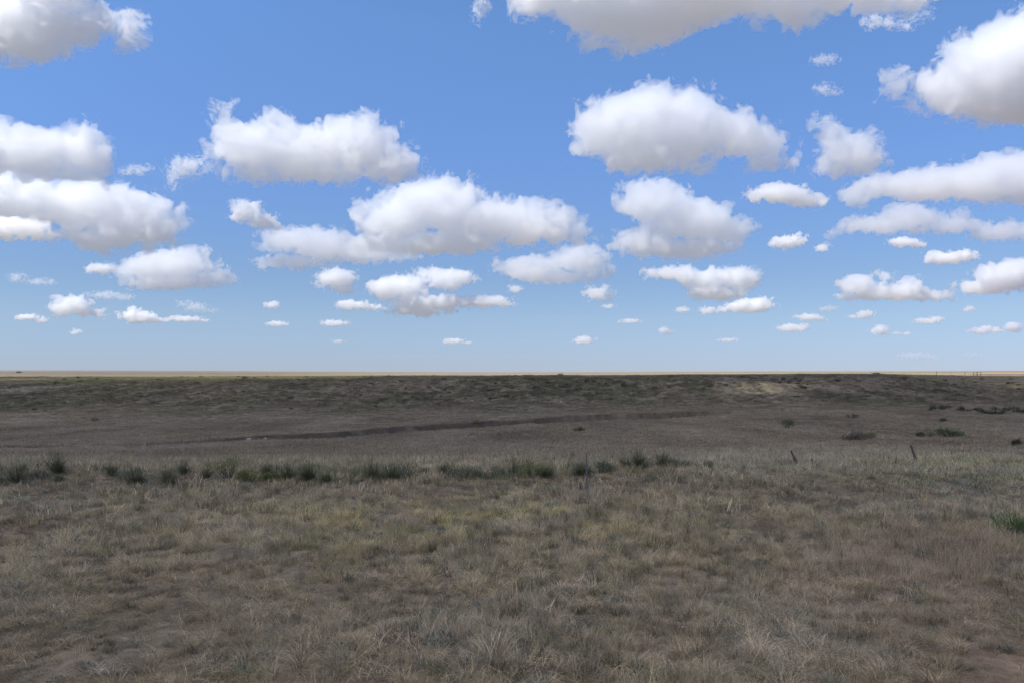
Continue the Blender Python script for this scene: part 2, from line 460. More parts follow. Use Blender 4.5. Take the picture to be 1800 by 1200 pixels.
VAR = []
lib = bpy.data.collections.new('grass_variants')      # not linked to the scene
def lib_add(kind, n):
    ids = []
    for i in range(n):
        o = clump_mesh(kind).build('grass_v%02d_%s' % (len(VAR), kind), M_grass, link=False)
        lib.objects.link(o); ids.append(len(VAR)); VAR.append(o)
    return ids
V = {k: lib_add(k, n) for k, n in (('tuft', 7), ('mat', 5), ('wispy', 5), ('curl', 5), ('litter', 4), ('twiggy', 4), ('leafy', 3), ('far', 7))}

def gn_scatter(name, pts, rot, scl, vid, tint):
    o = mesh_np(name, pts, np.zeros((0, 4), np.int32))
    me = o.data
    def attr(n, ty, data, key):
        a = me.attributes.new(n, ty, 'POINT'); a.data.foreach_set(key, np.ascontiguousarray(data).ravel())
    attr('rot', 'FLOAT_VECTOR', rot.astype(np.float32), 'vector')
    attr('scl', 'FLOAT_VECTOR', scl.astype(np.float32), 'vector')
    attr('vid', 'INT', vid.astype(np.int32), 'value')
    t4 = np.ones((len(pts), 4), np.float32); t4[:, :3] = tint
    attr('tint', 'FLOAT_COLOR', t4, 'color')
    g = bpy.data.node_groups.new(name + '_nodes', 'GeometryNodeTree')
    g.interface.new_socket('Geometry', in_out='INPUT', socket_type='NodeSocketGeometry')
    g.interface.new_socket('Geometry', in_out='OUTPUT', socket_type='NodeSocketGeometry')
    N = g.nodes; Lk = g.links
    gi = N.new('NodeGroupInput'); go = N.new('NodeGroupOutput')
    ci = N.new('GeometryNodeCollectionInfo'); ci.inputs['Collection'].default_value = lib
    ci.inputs['Separate Children'].default_value = True; ci.inputs['Reset Children'].default_value = True
    ip = N.new('GeometryNodeInstanceOnPoints'); ip.inputs['Pick Instance'].default_value = True
    def na(n, ty):
        x = N.new('GeometryNodeInputNamedAttribute'); x.data_type = ty; x.inputs['Name'].default_value = n; return x.outputs['Attribute']
    Lk.new(gi.outputs[0], ip.inputs['Points']); Lk.new(ci.outputs[0], ip.inputs['Instance'])
    Lk.new(na('vid', 'INT'), ip.inputs['Instance Index'])
    er = N.new('FunctionNodeEulerToRotation'); Lk.new(na('rot', 'FLOAT_VECTOR'), er.inputs[0]); Lk.new(er.outputs[0], ip.inputs['Rotation'])
    Lk.new(na('scl', 'FLOAT_VECTOR'), ip.inputs['Scale'])
    Lk.new(ip.outputs[0], go.inputs[0])
    md = o.modifiers.new('scatter', 'NODES'); md.node_group = g
    return o

def scatter_grass():
    # density falls off with distance
    ys = np.linspace(4.6, 236, 6000)
    dens = np.where(ys < 8, 78, 78 * (8 / ys) ** 1.28)
    wid = 1.46 * ys + 2.0
    cum = np.cumsum(dens * wid) * (ys[1] - ys[0]); tot = int(cum[-1])
    y = np.interp(RNG.random(tot) * cum[-1], cum, ys)
    x = (RNG.random(tot) - .5) * (1.46 * y + 2.0)
    col = CX + F * x / y
    n1 = fbm2(x, y, 1.3, 4, 71.0); n2 = fbm2(x, y, 4.5, 4, 81.0); n3 = fbm2(x, y * .4, 16.0, 4, 91.0); n4 = fbm2(x, y, .55, 3, 95.0)
    # bare gaps
    keep = (n1 + .5 * n2 + .35 * RNG.standard_normal(tot) > -.95)
    gap = n1 + .5 * n2 < -.80
    bare = np.exp(-(((x - 4.7) / 1.1) ** 2 + ((y - 6.5) / .8) ** 2))
    keep &= RNG.random(tot) > bare * 1.1
    dcr, acr = creek_d(x, y)
    keep &= ~((acr > .25) & (dcr > -1.6) & (dcr < .1))
    keep &= ~((np.abs(col - 1335) < 62) & (np.abs(y - 142.5) < 5) & (RNG.random(tot) < .85))
    x, y, col, n1, n2, n3, n4, gap = [a[keep] for a in (x, y, col, n1, n2, n3, n4, gap)]
    n = len(x); r = RNG.random(n)
    vid = np.zeros(n, int)
    def pick(mask, kind):
        ids = np.array(V[kind]); vid[mask] = ids[RNG.integers(0, len(ids), n)][mask]
    a = n1 * .9 + n2 * .5 + .25 * RNG.standard_normal(n)
    pick(np.ones(n, bool), 'mat')
    pick(a > -.28, 'tuft')
    pick((r < .10), 'wispy'); pick((r > .10) & (r < .27), 'curl'); pick((r > .27) & (r < .36), 'litter')
    pick((r > .36) & (r < .36 + .09 + .25 * np.clip(n2, 0, 1)), 'twiggy')
    yz = np.exp(-(((x + .9) / 4.0) ** 2 + ((y - 13.6) / 2.6) ** 2))
    pick((yz * .8 > RNG.random(n)) & (fbm2(x, y, .8, 3, 101.0) > -.05), 'tuft')
    pick(gap & (RNG.random(n) < .6), 'mat'); pick(gap & (RNG.random(n) < .3), 'litter'); lowv = np.isin(vid, V['mat'] + V['litter'] + V['twiggy'])
    red = np.exp(-(((col - 1640) / 170) ** 2 + ((y - 10.5) / 2.2) ** 2))
    pick(red * .9 > RNG.random(n), 'wispy')
    sage = np.exp(-(((col - 1715) / 110) ** 2 + ((y - 18) / 2.5) ** 2)) * .6 + .35 * np.exp(-(((col - 60) / 80) ** 2 + ((y - 15.5) / 1.8) ** 2)) + .035
    issage = (sage > RNG.random(n)) & (y < 40)
    pick(issage, 'leafy')
    isfar = y > 24 + 5 * RNG.standard_normal(n)
    pick(isfar, 'far')
    # tints
    t = np.repeat(np.array([[.46, .365, .245]]), n, 0)
    t = mix(t, np.array((.285, .208, .130)), np.clip(.35 - .9 * n2 + .2 * RNG.standard_normal(n), 0, 1) * .8)
    t = mix(t, np.array((.58, .495, .37)), np.clip(n1 * 1.3, 0, 1) * .5)
    ye = np.exp(-(((x + .9) / 4.0) ** 2 + ((y - 13.6) / 2.6) ** 2)) * .9 + .17
    ye = ye * np.clip(.30 + 2.2 * fbm2(x, y, .55, 3, 101.0) + .35 * RNG.standard_normal(n), 0, 1)
    t = mix(t, np.array((.62, .505, .25)), np.clip(ye, 0, 1) * .95)
    gr = (.08 + .10 * np.clip(n2 + n3, 0, 1)) > RNG.random(n)
    t[gr] = np.array((.26, .24, .11))
    t = mix(t, np.array((.40, .28, .20)), red * .5)
    t[issage] = np.array((.25, .26, .20)) * (.8 + .4 * RNG.random(issage.sum()))[:, None]
    # middle distance follows the land cover
    cv = cover(x, y) * 1.22
    w = sstep(20, 34, y)
    t = mix(t, cv, w * .92)
    yl = np.exp(-((y - 23.0) / 1.8) ** 2) * sstep(1430, 1560, col) * .8 + np.exp(-((y - 18.6) / .8) ** 2) * sstep(1380, 1500, col) * .8
    pb = sstep(1080, 1300, col) * sstep(17, 20, y) * (1 - sstep(33, 46, y))
    t = mix(t, np.array((.46, .39, .27)), pb * np.clip(.55 + .9 * n3, 0, 1) * .8)
    t = mix(t, np.array((.46, .42, .20)), yl * np.clip(.5 + 1.2 * n4, 0, 1))
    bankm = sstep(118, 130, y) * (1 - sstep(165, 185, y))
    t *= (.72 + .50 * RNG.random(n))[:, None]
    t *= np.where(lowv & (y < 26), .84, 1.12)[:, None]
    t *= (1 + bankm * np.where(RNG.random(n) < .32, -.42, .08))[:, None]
    row = np.exp(-((y - 19.0) / 1.5) ** 2) * (1 - sstep(1130, 1300, col)) * np.clip(.30 + 2.4 * n1 + 1.2 * n2, 0, 1)
    inrow = row * .5 > RNG.random(n)
    t[inrow] = np.array((.19, .195, .10)) * (.6 + .7 * RNG.random(inrow.sum()))[:, None]
    s = (.75 + .6 * RNG.random(n)) * (1 + .35 * np.clip(n1, -.6, 1)) * (1 + .25 * sstep(30, 140, y))
    low = np.clip(.80 + .5 * n2, .58, 1.2) * (1 - .28 * (1 - sstep(8, 12, y)))
    # valley floor grazed shorter
    low = np.where(inrow, 1.3, low)
    vs = 1 - .35 * sstep(26, 45, y) * (1 - sstep(100, 130, y))
    vs = vs * (1 + .5 * bankm)
    scl = np.stack([s, s, s * low * vs], 1)
    rot = np.stack([.12 * RNG.standard_normal(n), .12 * RNG.standard_normal(n), RNG.random(n) * 6.2832], 1)
    z = height(x, y)
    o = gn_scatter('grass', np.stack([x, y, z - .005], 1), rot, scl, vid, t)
    tag(o, 'dry grey and straw coloured prairie grass covering the ground', 'grass', kind='stuff')
    print('grass clumps', n)
scatter_grass()

# ------------------------------------------------------------------ plants that stand out
def px2m(px, p): return px * p.y / F

def yucca(p, w, h, dense=1.0, mat=None, dead=True, stalk=0, green=None):
    root = empty('yucca', p)
    mat = mat or M_yucca
    nh = max(1, int(round(w / max(h, .12) / 1.1)))
    B = Blades(); D = Blades()
    for k in range(nh):
        cx = 0 if nh == 1 else (k / (nh - 1) - .5) * max(w - h * 1.0, .1)
        cy = rr(-.12, .12) * (nh > 1); hh = h * rr(.65, 1.08)
        ww = min(w, h * 1.5) * .5
        for _ in range(int(430 * dense)):
            yaw = rr(0, 6.28); lean = random.random() ** .75 * 1.5
            L = rr(.62, 1.0) / math.sqrt((math.cos(lean) / hh) ** 2 + (math.sin(lean) / ww) ** 2)
            B.add((cx + .04 * math.cos(yaw), cy + .04 * math.sin(yaw), rr(.0, .08) * hh), yaw, lean, L, rr(.006, .012), rr(-.05, .35), 3, rr(.5, 1.25), 1.2)
        for _ in range(int(60 * dense) if dead else 0):
            yaw = rr(0, 6.28)
            D.add((cx, cy, rr(.0, .06) * hh), yaw, rr(1.2, 1.75), ww * rr(.5, 1.0), rr(.010, .018), rr(.0, .4), 2, rr(.5, 1.3))
    B.build('leaves', mat, root)
    if dead: D.build('dead_skirt', M_brown, root)
    for _ in range(stalk):
        bm = bmesh.new()
        hx = h * rr(1.3, 1.9); bx, by = rr(-.3, .3) * w, rr(-.1, .1); lx = rr(-.12, .12)
        pole(bm, [(bx, by, 0), (bx + lx * .4, by, hx * .6), (bx + lx, by, hx)], [.010, .008, .004])
        for q in range(9):
            z = hx * rr(.6, 1.0); a = rr(0, 6.28)
            pole(bm, [(bx + lx * z / hx, by, z), (bx + lx * z / hx + .04 * math.cos(a), by + .04 * math.sin(a), z + .02)], [.006, .012])
        bm_obj('flower_stalk', bm, M_stem, root)
    return root

def pole(bm, pts, rad, n=7, cap=True):
    rings = []
    for k, p in enumerate(pts):
        p = Vector(p)
        a = Vector(pts[max(k - 1, 0)]); b = Vector(pts[min(k + 1, len(pts) - 1)])
        d = (b - a).normalized(); q = d.to_track_quat('Z', 'Y')
        rings.append([bm.verts.new(p + q @ Vector((rad[k] * math.cos(2 * math.pi * i / n), rad[k] * math.sin(2 * math.pi * i / n), 0))) for i in range(n)])
    for r0, r1 in zip(rings, rings[1:]):
        for i in range(n): bm.faces.new((r0[i], r0[(i + 1) % n], r1[(i + 1) % n], r1[i]))
    if cap:
        bm.faces.new(rings[0][::-1]); bm.faces.new(rings[-1])

def bm_obj(name, bm, mat, parent=None):
    me = bpy.data.meshes.new(name); bm.normal_update(); bm.to_mesh(me); bm.free()
    me.materials.append(mat); o = bpy.data.objects.new(name, me); COL.objects.link(o)
    if parent: o.parent = parent
    return o

def bush(p, w, h, mat, name='shrub', n=520, leaf=(.03, .07), lw=(.007, .014), twigs=True, link=True):
    """low shrub: twigs from the base, leaves in clumps through an uneven dome"""
    root = empty(name, p)
    B = Blades(); rx = w / 2
    cl = []
    for _ in range(max(6, int(10 * w / max(h, .1)))):
        a = rr(0, 6.28); q = math.sqrt(random.random()) * .85
        x, y = q * rx * math.cos(a), q * min(rx, h * 1.3) * math.sin(a)
        cl.append((x, y, h * (1 - .75 * q * q) * rr(.35, .95), rr(.5, 1.0)))
    for i in range(n):
        c = random.choice(cl); s = .30 * h * c[3]
        x, y, z = c[0] + random.gauss(0, s), c[1] + random.gauss(0, s), max(.01, c[2] + random.gauss(0, s * .7))
        yaw = math.atan2(y, x) + rr(-1.3, 1.3)
        B.add((x, y, z), yaw, rr(.05, 1.2), rr(*leaf), rr(*lw), rr(-.3, .6), 2, rr(.6, 1.25) * (.7 + .45 * c[3]))
    B.build('foliage', mat, root)
    if twigs:
        bm = bmesh.new()
        for c in cl:
            b = Vector((c[0] * .2, c[1] * .2, -.02)); e = Vector(c[:3])
            m_ = (b + e) / 2 + Vector((rr(-.05, .05), rr(-.05, .05), 0)) * h
            pole(bm, [b, m_, e], [.012 * h / .4, .008 * h / .4, .003], 5)
        bm_obj('stems', bm, M_twig, root)
    return root

# kind, px, base py, width px, height px, label
ROW = [
    ('y', 12, 850, 62, 34, 'dark green yucca clump cut by the left edge of the photo'),
    ('y', 40, 833, 26, 18, 'small dark yucca just above the clump at the left edge'),
    ('y', 101, 833, 52, 38, 'tall round dark green yucca, first big one from the left edge'),
    ('s', 70, 846, 40, 16, 'low grey green tangle between the leftmost yuccas'),
    ('y', 104, 849, 26, 17, 'small yucca directly in front of the tall round one'),
    ('y', 198, 835, 34, 22, 'small isolated grey green yucca left of the brown based yucca'),
    ('s', 228, 846, 46, 20, 'low grey green shrub touching the left side of the brown based yucca'),
    ('yb', 270, 855, 78, 38, 'wide dark yucca with a broad skirt of dead brown leaves'),
    ('ys', 322, 834, 40, 28, 'dark yucca carrying one tall pale flower stalk beside the fallen stick'),
    ('ys', 364, 840, 48, 30, 'dark yucca behind the fallen pale stick'),
    ('l', 402, 842, 46, 34, 'brightest yellow green bush of the yucca row'),
    ('l', 440, 845, 36, 18, 'low yellow green bush right of the brightest one'),
    ('y', 470, 833, 30, 32, 'upright grey green yucca standing above the low lime bushes'),
    ('l', 478, 846, 28, 14, 'little yellow green bush at the foot of the upright yucca'),
    ('ys', 506, 843, 34, 30, 'grey green yucca with a thin stalk, left of the wide dark pair'),
    ('y', 542, 845, 56, 36, 'wide dark green yucca near the right end of the left cluster'),
    ('y', 573, 847, 24, 20, 'small dark yucca ending the left cluster on its right'),
    ('y', 673, 846, 56, 32, 'dark yucca at the left end of the middle cluster'),
    ('s', 712, 841, 46, 24, 'grey green shrub with pale stalks right of the middle cluster\'s first yucca'),
    ('y', 747, 834, 28, 20, 'small dark yucca in the middle of the central cluster'),
    ('ys', 783, 832, 44, 30, 'spiky dark yucca with short stalks in the central cluster'),
    ('s', 812, 842, 48, 20, 'dry grey shrub with whitish twigs in the central cluster'),
    ('y', 838, 838, 32, 22, 'dark yucca behind the whitish twigs'),
    ('s', 868, 842, 42, 18, 'low grey green shrub between whitish twigs and the upright dark yucca'),
    ('y', 903, 836, 30, 32, 'upright dark yucca left of the second lime bush patch'),
    ('l', 931, 840, 44, 26, 'yellow green bush left of the biggest dark yucca'),
    ('yd', 992, 842, 78, 36, 'biggest and darkest yucca mound, left of the steel post'),
    ('s', 1062, 830, 36, 16, 'low grey green shrub right of the steel post'),
    ('y', 1100, 824, 34, 26, 'dark yucca on the left of the large yucca group right of the post'),
    ('y', 1144, 824, 66, 38, 'large spiky yucca group right of the steel post'),
    ('s', 1186, 824, 42, 12, 'flat grey green mat right of the large yucca group'),
    ('y', 1245, 825, 30, 20, 'lone small dark yucca far right of the row'),
    ('g', 1385, 753, 22, 20, 'small bright green bush alone on the valley floor'),
    ('b', 1506, 773, 62, 15, 'brown mounded bush with olive ends on the valley floor'),
    ('gm', 1670, 768, 52, 17, 'rounded green mound bush on the valley floor at right'),
    ('s', 1634, 768, 20, 14, 'small grey bush just left of the rounded green mound'),
    ('d', 1618, 768, 14, 8, 'tiny dark bush left of the small grey bush'),
    ('d', 1497, 735, 26, 8, 'flat dark shrub above the brown mounded bush'),
    ('d', 1018, 758, 24, 9, 'flat dark shrub alone in the middle of the valley floor'),
    ('d', 1659, 741, 16, 6, 'dark little shrub above the rounded green mound'),
    ('e', 1794, 936, 90, 34, 'bright green leafy weed at the right edge in the near grass'),
       ('d', 1788, 784, 14, 10, 'small dark shrub near the right edge above the yellow grass'),
]
for kind, px, py, w, h, label in ROW:
    p = at(px, py, 5, 140); k_ = (1.5 if w >= 50 and kind[0] == 'y' else 1.28) if kind[0] in 'ysl' else 1.0; wm, hm = px2m(w, p) * k_, px2m(h, p) * k_
    if kind[0] == 'y':
        o = yucca(p, wm, hm, 1.5 if kind == 'yd' else 1.0, dead=True, stalk={'ys': 1, 'yb': 2}.get(kind, 0)); cat = 'yucca'
        g = 'yuccas in the row across the middle'
    elif kind == 'l':
        o = bush(p, wm, hm, M_lime, 'green_bush', 1200); cat = 'bush'; g = 'bushes in the yucca row'
    elif kind == 's':
        o = bush(p, wm, hm, M_sage, 'sage_shrub', 1100); cat = 'shrub'; g = 'bushes in the yucca row'
    elif kind == 'g':
        o = bush(p, wm, hm, M_green, 'green_bush', 600, (.08, .2), (.02, .05)); cat = 'bush'; g = None
    elif kind == 'gm':
        o = bush(p, wm, hm, M_green, 'green_bush', 1300, (.06, .16), (.02, .04)); cat = 'bush'; g = None
    elif kind == 'b':
        o = bush(p, wm, hm, M_brown, 'brown_bush', 1200, (.06, .16), (.02, .04)); cat = 'bush'; g = None
        q = at(px + 24, py - 3, 5, 140)
        tag(bush(q, px2m(26, q), px2m(11, q), M_lime, 'olive_bush', 400, (.06, .14), (.02, .04)), 'olive green bush joined to the right end of the brown mound', 'bush')
    elif kind == 'e':
        o = bush(p, wm, hm, M_weed, 'leafy_weed', 700, (.05, .12), (.012, .024)); cat = 'weed'; g = None
    else:
        o = bush(p, wm, hm, M_shrub, 'shrub', 420, (.06, .16), (.02, .05)); cat = 'shrub'; g = None
    tag(o, label, cat, g)

# the dark shrub band at the right of the valley floor
band = [(1640, 722, 14, 12), (1654, 720, 16, 7), (1664, 718, 18, 7), (1690, 722, 18, 8), (1704, 723, 12, 5), (1720, 722, 18, 7), (1732, 727, 22, 8), (1748, 721, 14, 6),
        (1756, 728, 26, 9), (1768, 723, 14, 8), (1782, 718, 18, 6), (1791, 726, 18, 9)]
protos = []
for k in range(4):
    o = bush(Vector((0, 0, 0)), 1.0, .5, M_shrub, 'shrub', 260, (.10, .22), (.04, .09), twigs=False)
    fo = o.children[0]; protos.append(fo.data)
    bpy.data.objects.remove(fo); bpy.data.objects.remove(o)
def small_shrub(p, w, h, label, group, k, seed=0):
    o = bpy.data.objects.new('shrub', protos[k % 4]); COL.objects.link(o)
    o.location = p - Vector((0, 0, .06 * h)); o.scale = (w, w * .8, h * 2.0); o.rotation_euler = (0, 0, rr(0, 6.28))
    tag(o, label, 'shrub', group); return o
for k, (px, py, w, h) in enumerate(band):
    p = at(px, py, 40, 160)
    small_shrub(p, px2m(w, p), px2m(h, p), 'small dark shrub in the loose band on the valley floor at right', 'dark shrubs in a band at right', k)
# scattered over the far bank
cnt = 0
while cnt < 280:
    px = rr(-20, 1820); t = rr(0, 1)
    top = 664; foot = np.interp(px, [0, 700, 1000, 1300, 1800], [728, 722, 710, 702, 696])
    py = top + (foot - top) * t ** 1.25
    dens = fbm2(np.array([px]), np.array([py * 4.0]), 150.0, 3, 7.0)[0]
    if dens < rr(-.5, .35): continue
    if abs(px - 1335) < 60 and 676 < py < 697: continue
    p = at(px, py, 90, 240); w = rr(4, 10) * rr(.6, 1.1); h = w * rr(.28, .5)
    small_shrub(p, px2m(w, p), px2m(h, p), 'small dark shrub dotted on the slope of the far bank', 'shrubs dotted on the far bank', cnt)
    cnt += 1
cnt = 0
while cnt < 45:
    px = random.choice([rr(150, 620), rr(600, 1120), rr(1200, 1650), rr(600, 1000)])
    p = at(px, np.interp(px, [0, 900, 1500, 1800], [663.5, 661.5, 659.5, 661]), 150, 300)
    w = rr(3, 7.5); h = w * rr(.3, .5)
    small_shrub(p, px2m(w, p), px2m(h, p), 'dark low shrub along the top lip of the far bank', 'shrubs along the lip of the bank', cnt)
    cnt += 1
for px, py, w, h, lab in ((33, 655, 8, 3, 'tiny dark bush alone on the pale plain at far left'), (985, 661, 12, 4.5, 'dark shrub on the skyline lip right of the centre'),
                          (1538, 656.5, 10, 4, 'dark shrub on the skyline beside the leftmost fence post')):
    p = at(px, py, 150, 900) if px != 1538 else at(px, 658, 150, 300)
    small_shrub(p, px2m(w, p), px2m(h, p), lab, None, 1)
for px, py, lab in ((838, 747, 'yellow green tuft of grass in the creek cut'), (166, 740, 'small yellow tuft on the foot of the left bank')):
    p = at(px, py, 40, 140)
    tag(bush(p, px2m(14, p), px2m(8, p), M_lime, 'grass_tuft', 200, (.1, .25), (.03, .06), twigs=False), lab, 'grass tuft')

# whitish twigs of dead brush
def dry_twigs(p, w, h, n, label, mat=None, name='dead_brush', curl=(.3, 2.2)):
    B = Blades()
    for _ in range(n):
        B.add((rr(-.5, .5) * w, rr(-.2, .2) * w, rr(0, .1) * h), rr(0, 6.28), rr(.1, 1.3), h * rr(.5, 1.3), rr(.004, .008), rr(*curl), 5, rr(.6, 1.3), taper=.5)
    o = B.build(name, mat or M_pale); o.location = p
    tag(o, label, 'dead brush'); return o
p = at(818, 840); dry_twigs(p, px2m(44, p), px2m(14, p), 40, 'tangle of whitish dead twigs in the central yucca cluster')
p = at(148, 848); dry_twigs(p, px2m(30, p), px2m(14, p), 60, 'tan collapsed dead yucca between two yuccas at left', M_brown)
p = at(190, 1186); dry_twigs(p, px2m(46, p), px2m(34, p), 30, 'pale curling dead stems at the bottom left', curl=(.8, 2.6))
p = at(676, 848); dry_twigs(p, px2m(16, p), px2m(9, p), 16, 'few whitish twigs at the foot of a dark yucca')
# twisted dark twigs at the foot of the leaning posts
for px, py, lab in ((1386, 819, 'dark dead twigs at the foot of the left leaning post'), (1588, 817, 'dark arched dead branch left of the tall leaning post'),
                    (1466, 820, 'dark low twigs right of the two stub posts')):
    p = at(px, py); dry_twigs(p, px2m(26, p), px2m(13, p), 46, lab, M_brown, curl=(-.4, 1.2))

# ------------------------------------------------------------------ posts
def wood_post(px, py, tx, ty, rad, label, lean_y=.05):
    p = at(px, py); top = Vector(((tx - px) * p.y / F, lean_y, px2m(py - ty, p)))
    root = empty('fence_post', p)
    bm = bmesh.new(); pts = []; rd = []
    for k in range(7):
        t = k / 6; q = top * t * 1.0 + Vector((0, 0, -.05 * (1 - t)))
        q += Vector((rr(-1, 1), rr(-1, 1), 0)) * rad * .25
        pts.append(q); rd.append(rad * (1.25 - .55 * t) * rr(.9, 1.1))
    pole(bm, pts, rd, 9)
    bm_obj('post', bm, M_wood, root)
    bm = bmesh.new()
    q = top * .75
    pole(bm, [q + Vector((-rad * 1.2, -rad, 0)), q + Vector((rad * 1.2, -rad * 1.1, .01)), q + Vector((rad * 3, -rad, -.12)), q + Vector((rad * 4, 0, -.25))], [.004] * 4, 5)
    bm_obj('wire', bm, M_rust, root)
    tag(root, label, 'fence post'); return root
wood_post(1404, 819, 1391, 793, .034, 'dark weathered fence post leaning left, shorter of the two leaning posts')
wood_post(1614, 816, 1602, 782, .038, 'tall dark weathered fence post leaning left at right of the photo')
wood_post(1430, 821, 1428, 806, .025, 'short broken post stub right of the shorter leaning post')
wood_post(1020, 864, 1020, 848, .022, 'short dark wooden stub left of the foot of the steel post')

p = at(1031, 868)
tp = empty('steel_post', p, R(12)); hp = px2m(71, p)
bm = bmesh.new()
def box(bm, c, s):
    r = bmesh.ops.create_cube(bm, size=1.0)
    for v in r['verts']: v.co = Vector((v.co.x * s[0] + c[0], v.co.y * s[1] + c[1], v.co.z * s[2] + c[2]))
box(bm, (0, 0, hp / 2 - .05), (.034, .006, hp + .1)); box(bm, (0, .0165, hp / 2 - .05), (.006, .028, hp + .096))
for k in range(12): box(bm, (0, -.006, hp * (.12 + .07 * k)), (.010, .008, .012))
bm_obj('tee_rail', bm, M_steel, tp)
bm = bmesh.new(); box(bm, (0, -.0065, .10), (.09, .004, .14)); bm_obj('anchor_plate', bm, M_steel, tp)
bm = bmesh.new(); pole(bm, [(-.04, -.012, hp * .62), (.0, -.016, hp * .62), (.04, -.01, hp * .615), (.05, .02, hp * .60)], [.003] * 4, 5); bm_obj('wire_clip', bm, M_rust, tp)
tag(tp, 'thin upright steel fence post in front of the yucca row', 'fence post')

# fallen stick, pale stone, thistle
p = at(352, 846); e_ = at(378, 846)
bm = bmesh.new(); v = Vector(((378 - 352) * p.y / F, .1, px2m(12, p)))
pole(bm, [(0, 0, .0), v * .35 + Vector((0, 0, .012)), v * .7 + Vector((0, 0, -.008)), v], [.016, .014, .011, .006], 7)
pole(bm, [v * .55, v * .75 + Vector((.02, 0, .07))], [.007, .003], 5)
o = bm_obj('fallen_stick', bm, M_stem); o.location = p
tag(o, 'bleached dead stick slanting up to the right among the yuccas', 'stick')
def rock(px, py, w, h, label):
    p = at(px, py, 10, 140); bm = bmesh.new()
    bmesh.ops.create_icosphere(bm, subdivisions=3, radius=.5)
    wm, hm = px2m(w, p), px2m(h, p)
    for v in bm.verts:
        n = fbm(np.array([[v.co.x * 2 + px, v.co.y * 2, v.co.z * 2]]), 3)[0]
        v.co *= 1 + .35 * float(n); v.co = Vector((v.co.x * wm, v.co.y * wm * .8, v.co.z * hm * 1.6))
    o = bm_obj('stone', bm, M_rock); o.location = p + Vector((0, 0, hm * .3)); tag(o, label, 'stone')
rock(283, 806, 8, 3.5, 'small white stone on the grass above the brown based yucca')
for px, py, w, h, lab in ((986, 708, 7, 4, 'pale stone on the foot of the far bank near the centre'), (437, 774, 9, 4, 'pale stone on the edge of the left creek scarp'),
                          (466, 773, 7, 3, 'smaller pale stone right of another on the left creek scarp')):
    rock(px, py, w, h, lab)
p = at(1716, 846); th = empty('thistle', p)
bm = bmesh.new(); hh = px2m(14, p); pole(bm, [(0, 0, 0), (.01, 0, hh * .5), (-.01, 0, hh)], [.006, .005, .004], 5)
for s in (.3, .5, .7): pole(bm, [(0, 0, hh * s), (rr(-.06, .06), 0, hh * s + .03)], [.003, .006], 5)
bm_obj('stem', bm, M_twig, th)
bm = bmesh.new(); bmesh.ops.create_icosphere(bm, subdivisions=2, radius=px2m(1.8, p))
for v in bm.verts: v.co = v.co * rr(.8, 1.2) + Vector((-.01, 0, hh))
bm_obj('seed_head', bm, M_rock, th)
tag(th, 'dark stemmed thistle with one white seed head right of the leaning post', 'thistle')

# ------------------------------------------------------------------ far fence on the skyline
def far_pt(px, d):
    x = (px - CX) / F * d
    return Vector((x, d, float(height(np.array([x]), np.array([d]))[0])))
f0 = far_pt(1646, 262)
fe = empty('wire_fence', f0)
tops = []
for px, d, hh, rad in ((1530, 285, 1.0, .05), (1565, 279, .8, .035), (1590, 274, .8, .035), (1617, 268, .8, .035), (1646, 262, 1.25, .075), (1672, 257, .8, .035), (1696, 252, 1.0, .055), (1717, 248, 1.1, .05)):
    q = far_pt(px, d) - f0; bm = bmesh.new()
    pole(bm, [q - Vector((0, 0, .1)), q + Vector((.02, 0, hh * .5)), q + Vector((rr(-.05, .05), 0, hh))], [rad, rad * .95, rad * .85], 8)
    bm_obj('post', bm, M_wood, fe); tops.append((q, hh))
bm = bmesh.new()
for fr in (.45, .8):
    pts = []
    for (q, hh), (q2, h2) in zip(tops, tops[1:]):
        a = q + Vector((0, -.1, .8 * fr)); b = q2 + Vector((0, -.1, .8 * fr))
        pts += [a, (a + b) / 2 - Vector((0, 0, .04))]
    pts.append(b); pole(bm, pts, [.008] * len(pts), 4)
bm_obj('wire', bm, M_rust, fe)
tag(fe, 'wire fence of thin wooden posts along the skyline at right', 'fence')
g0 = far_pt(1719, 243); gt = empty('fence_gate', g0)
ends = []
for px, hh in ((1711, 1.15), (1718, 1.3), (1724, 1.15)):
    q = far_pt(px, 243) - g0; bm = bmesh.new(); pole(bm, [q - Vector((0, 0, .1)), q + Vector((0, 0, hh))], [.06, .05], 8); bm_obj('post', bm, M_wood, gt); ends.append(q)
for z in (.35, .95):
    bm = bmesh.new(); pole(bm, [ends[0] + Vector((-.2, -.12, z)), ends[2] + Vector((.2, -.12, z))], [.05, .05], 6); bm_obj('rail', bm, M_wood, gt)
tag(gt, 'braced wooden corner of posts and rails at the right end of the skyline fence', 'fence gate')

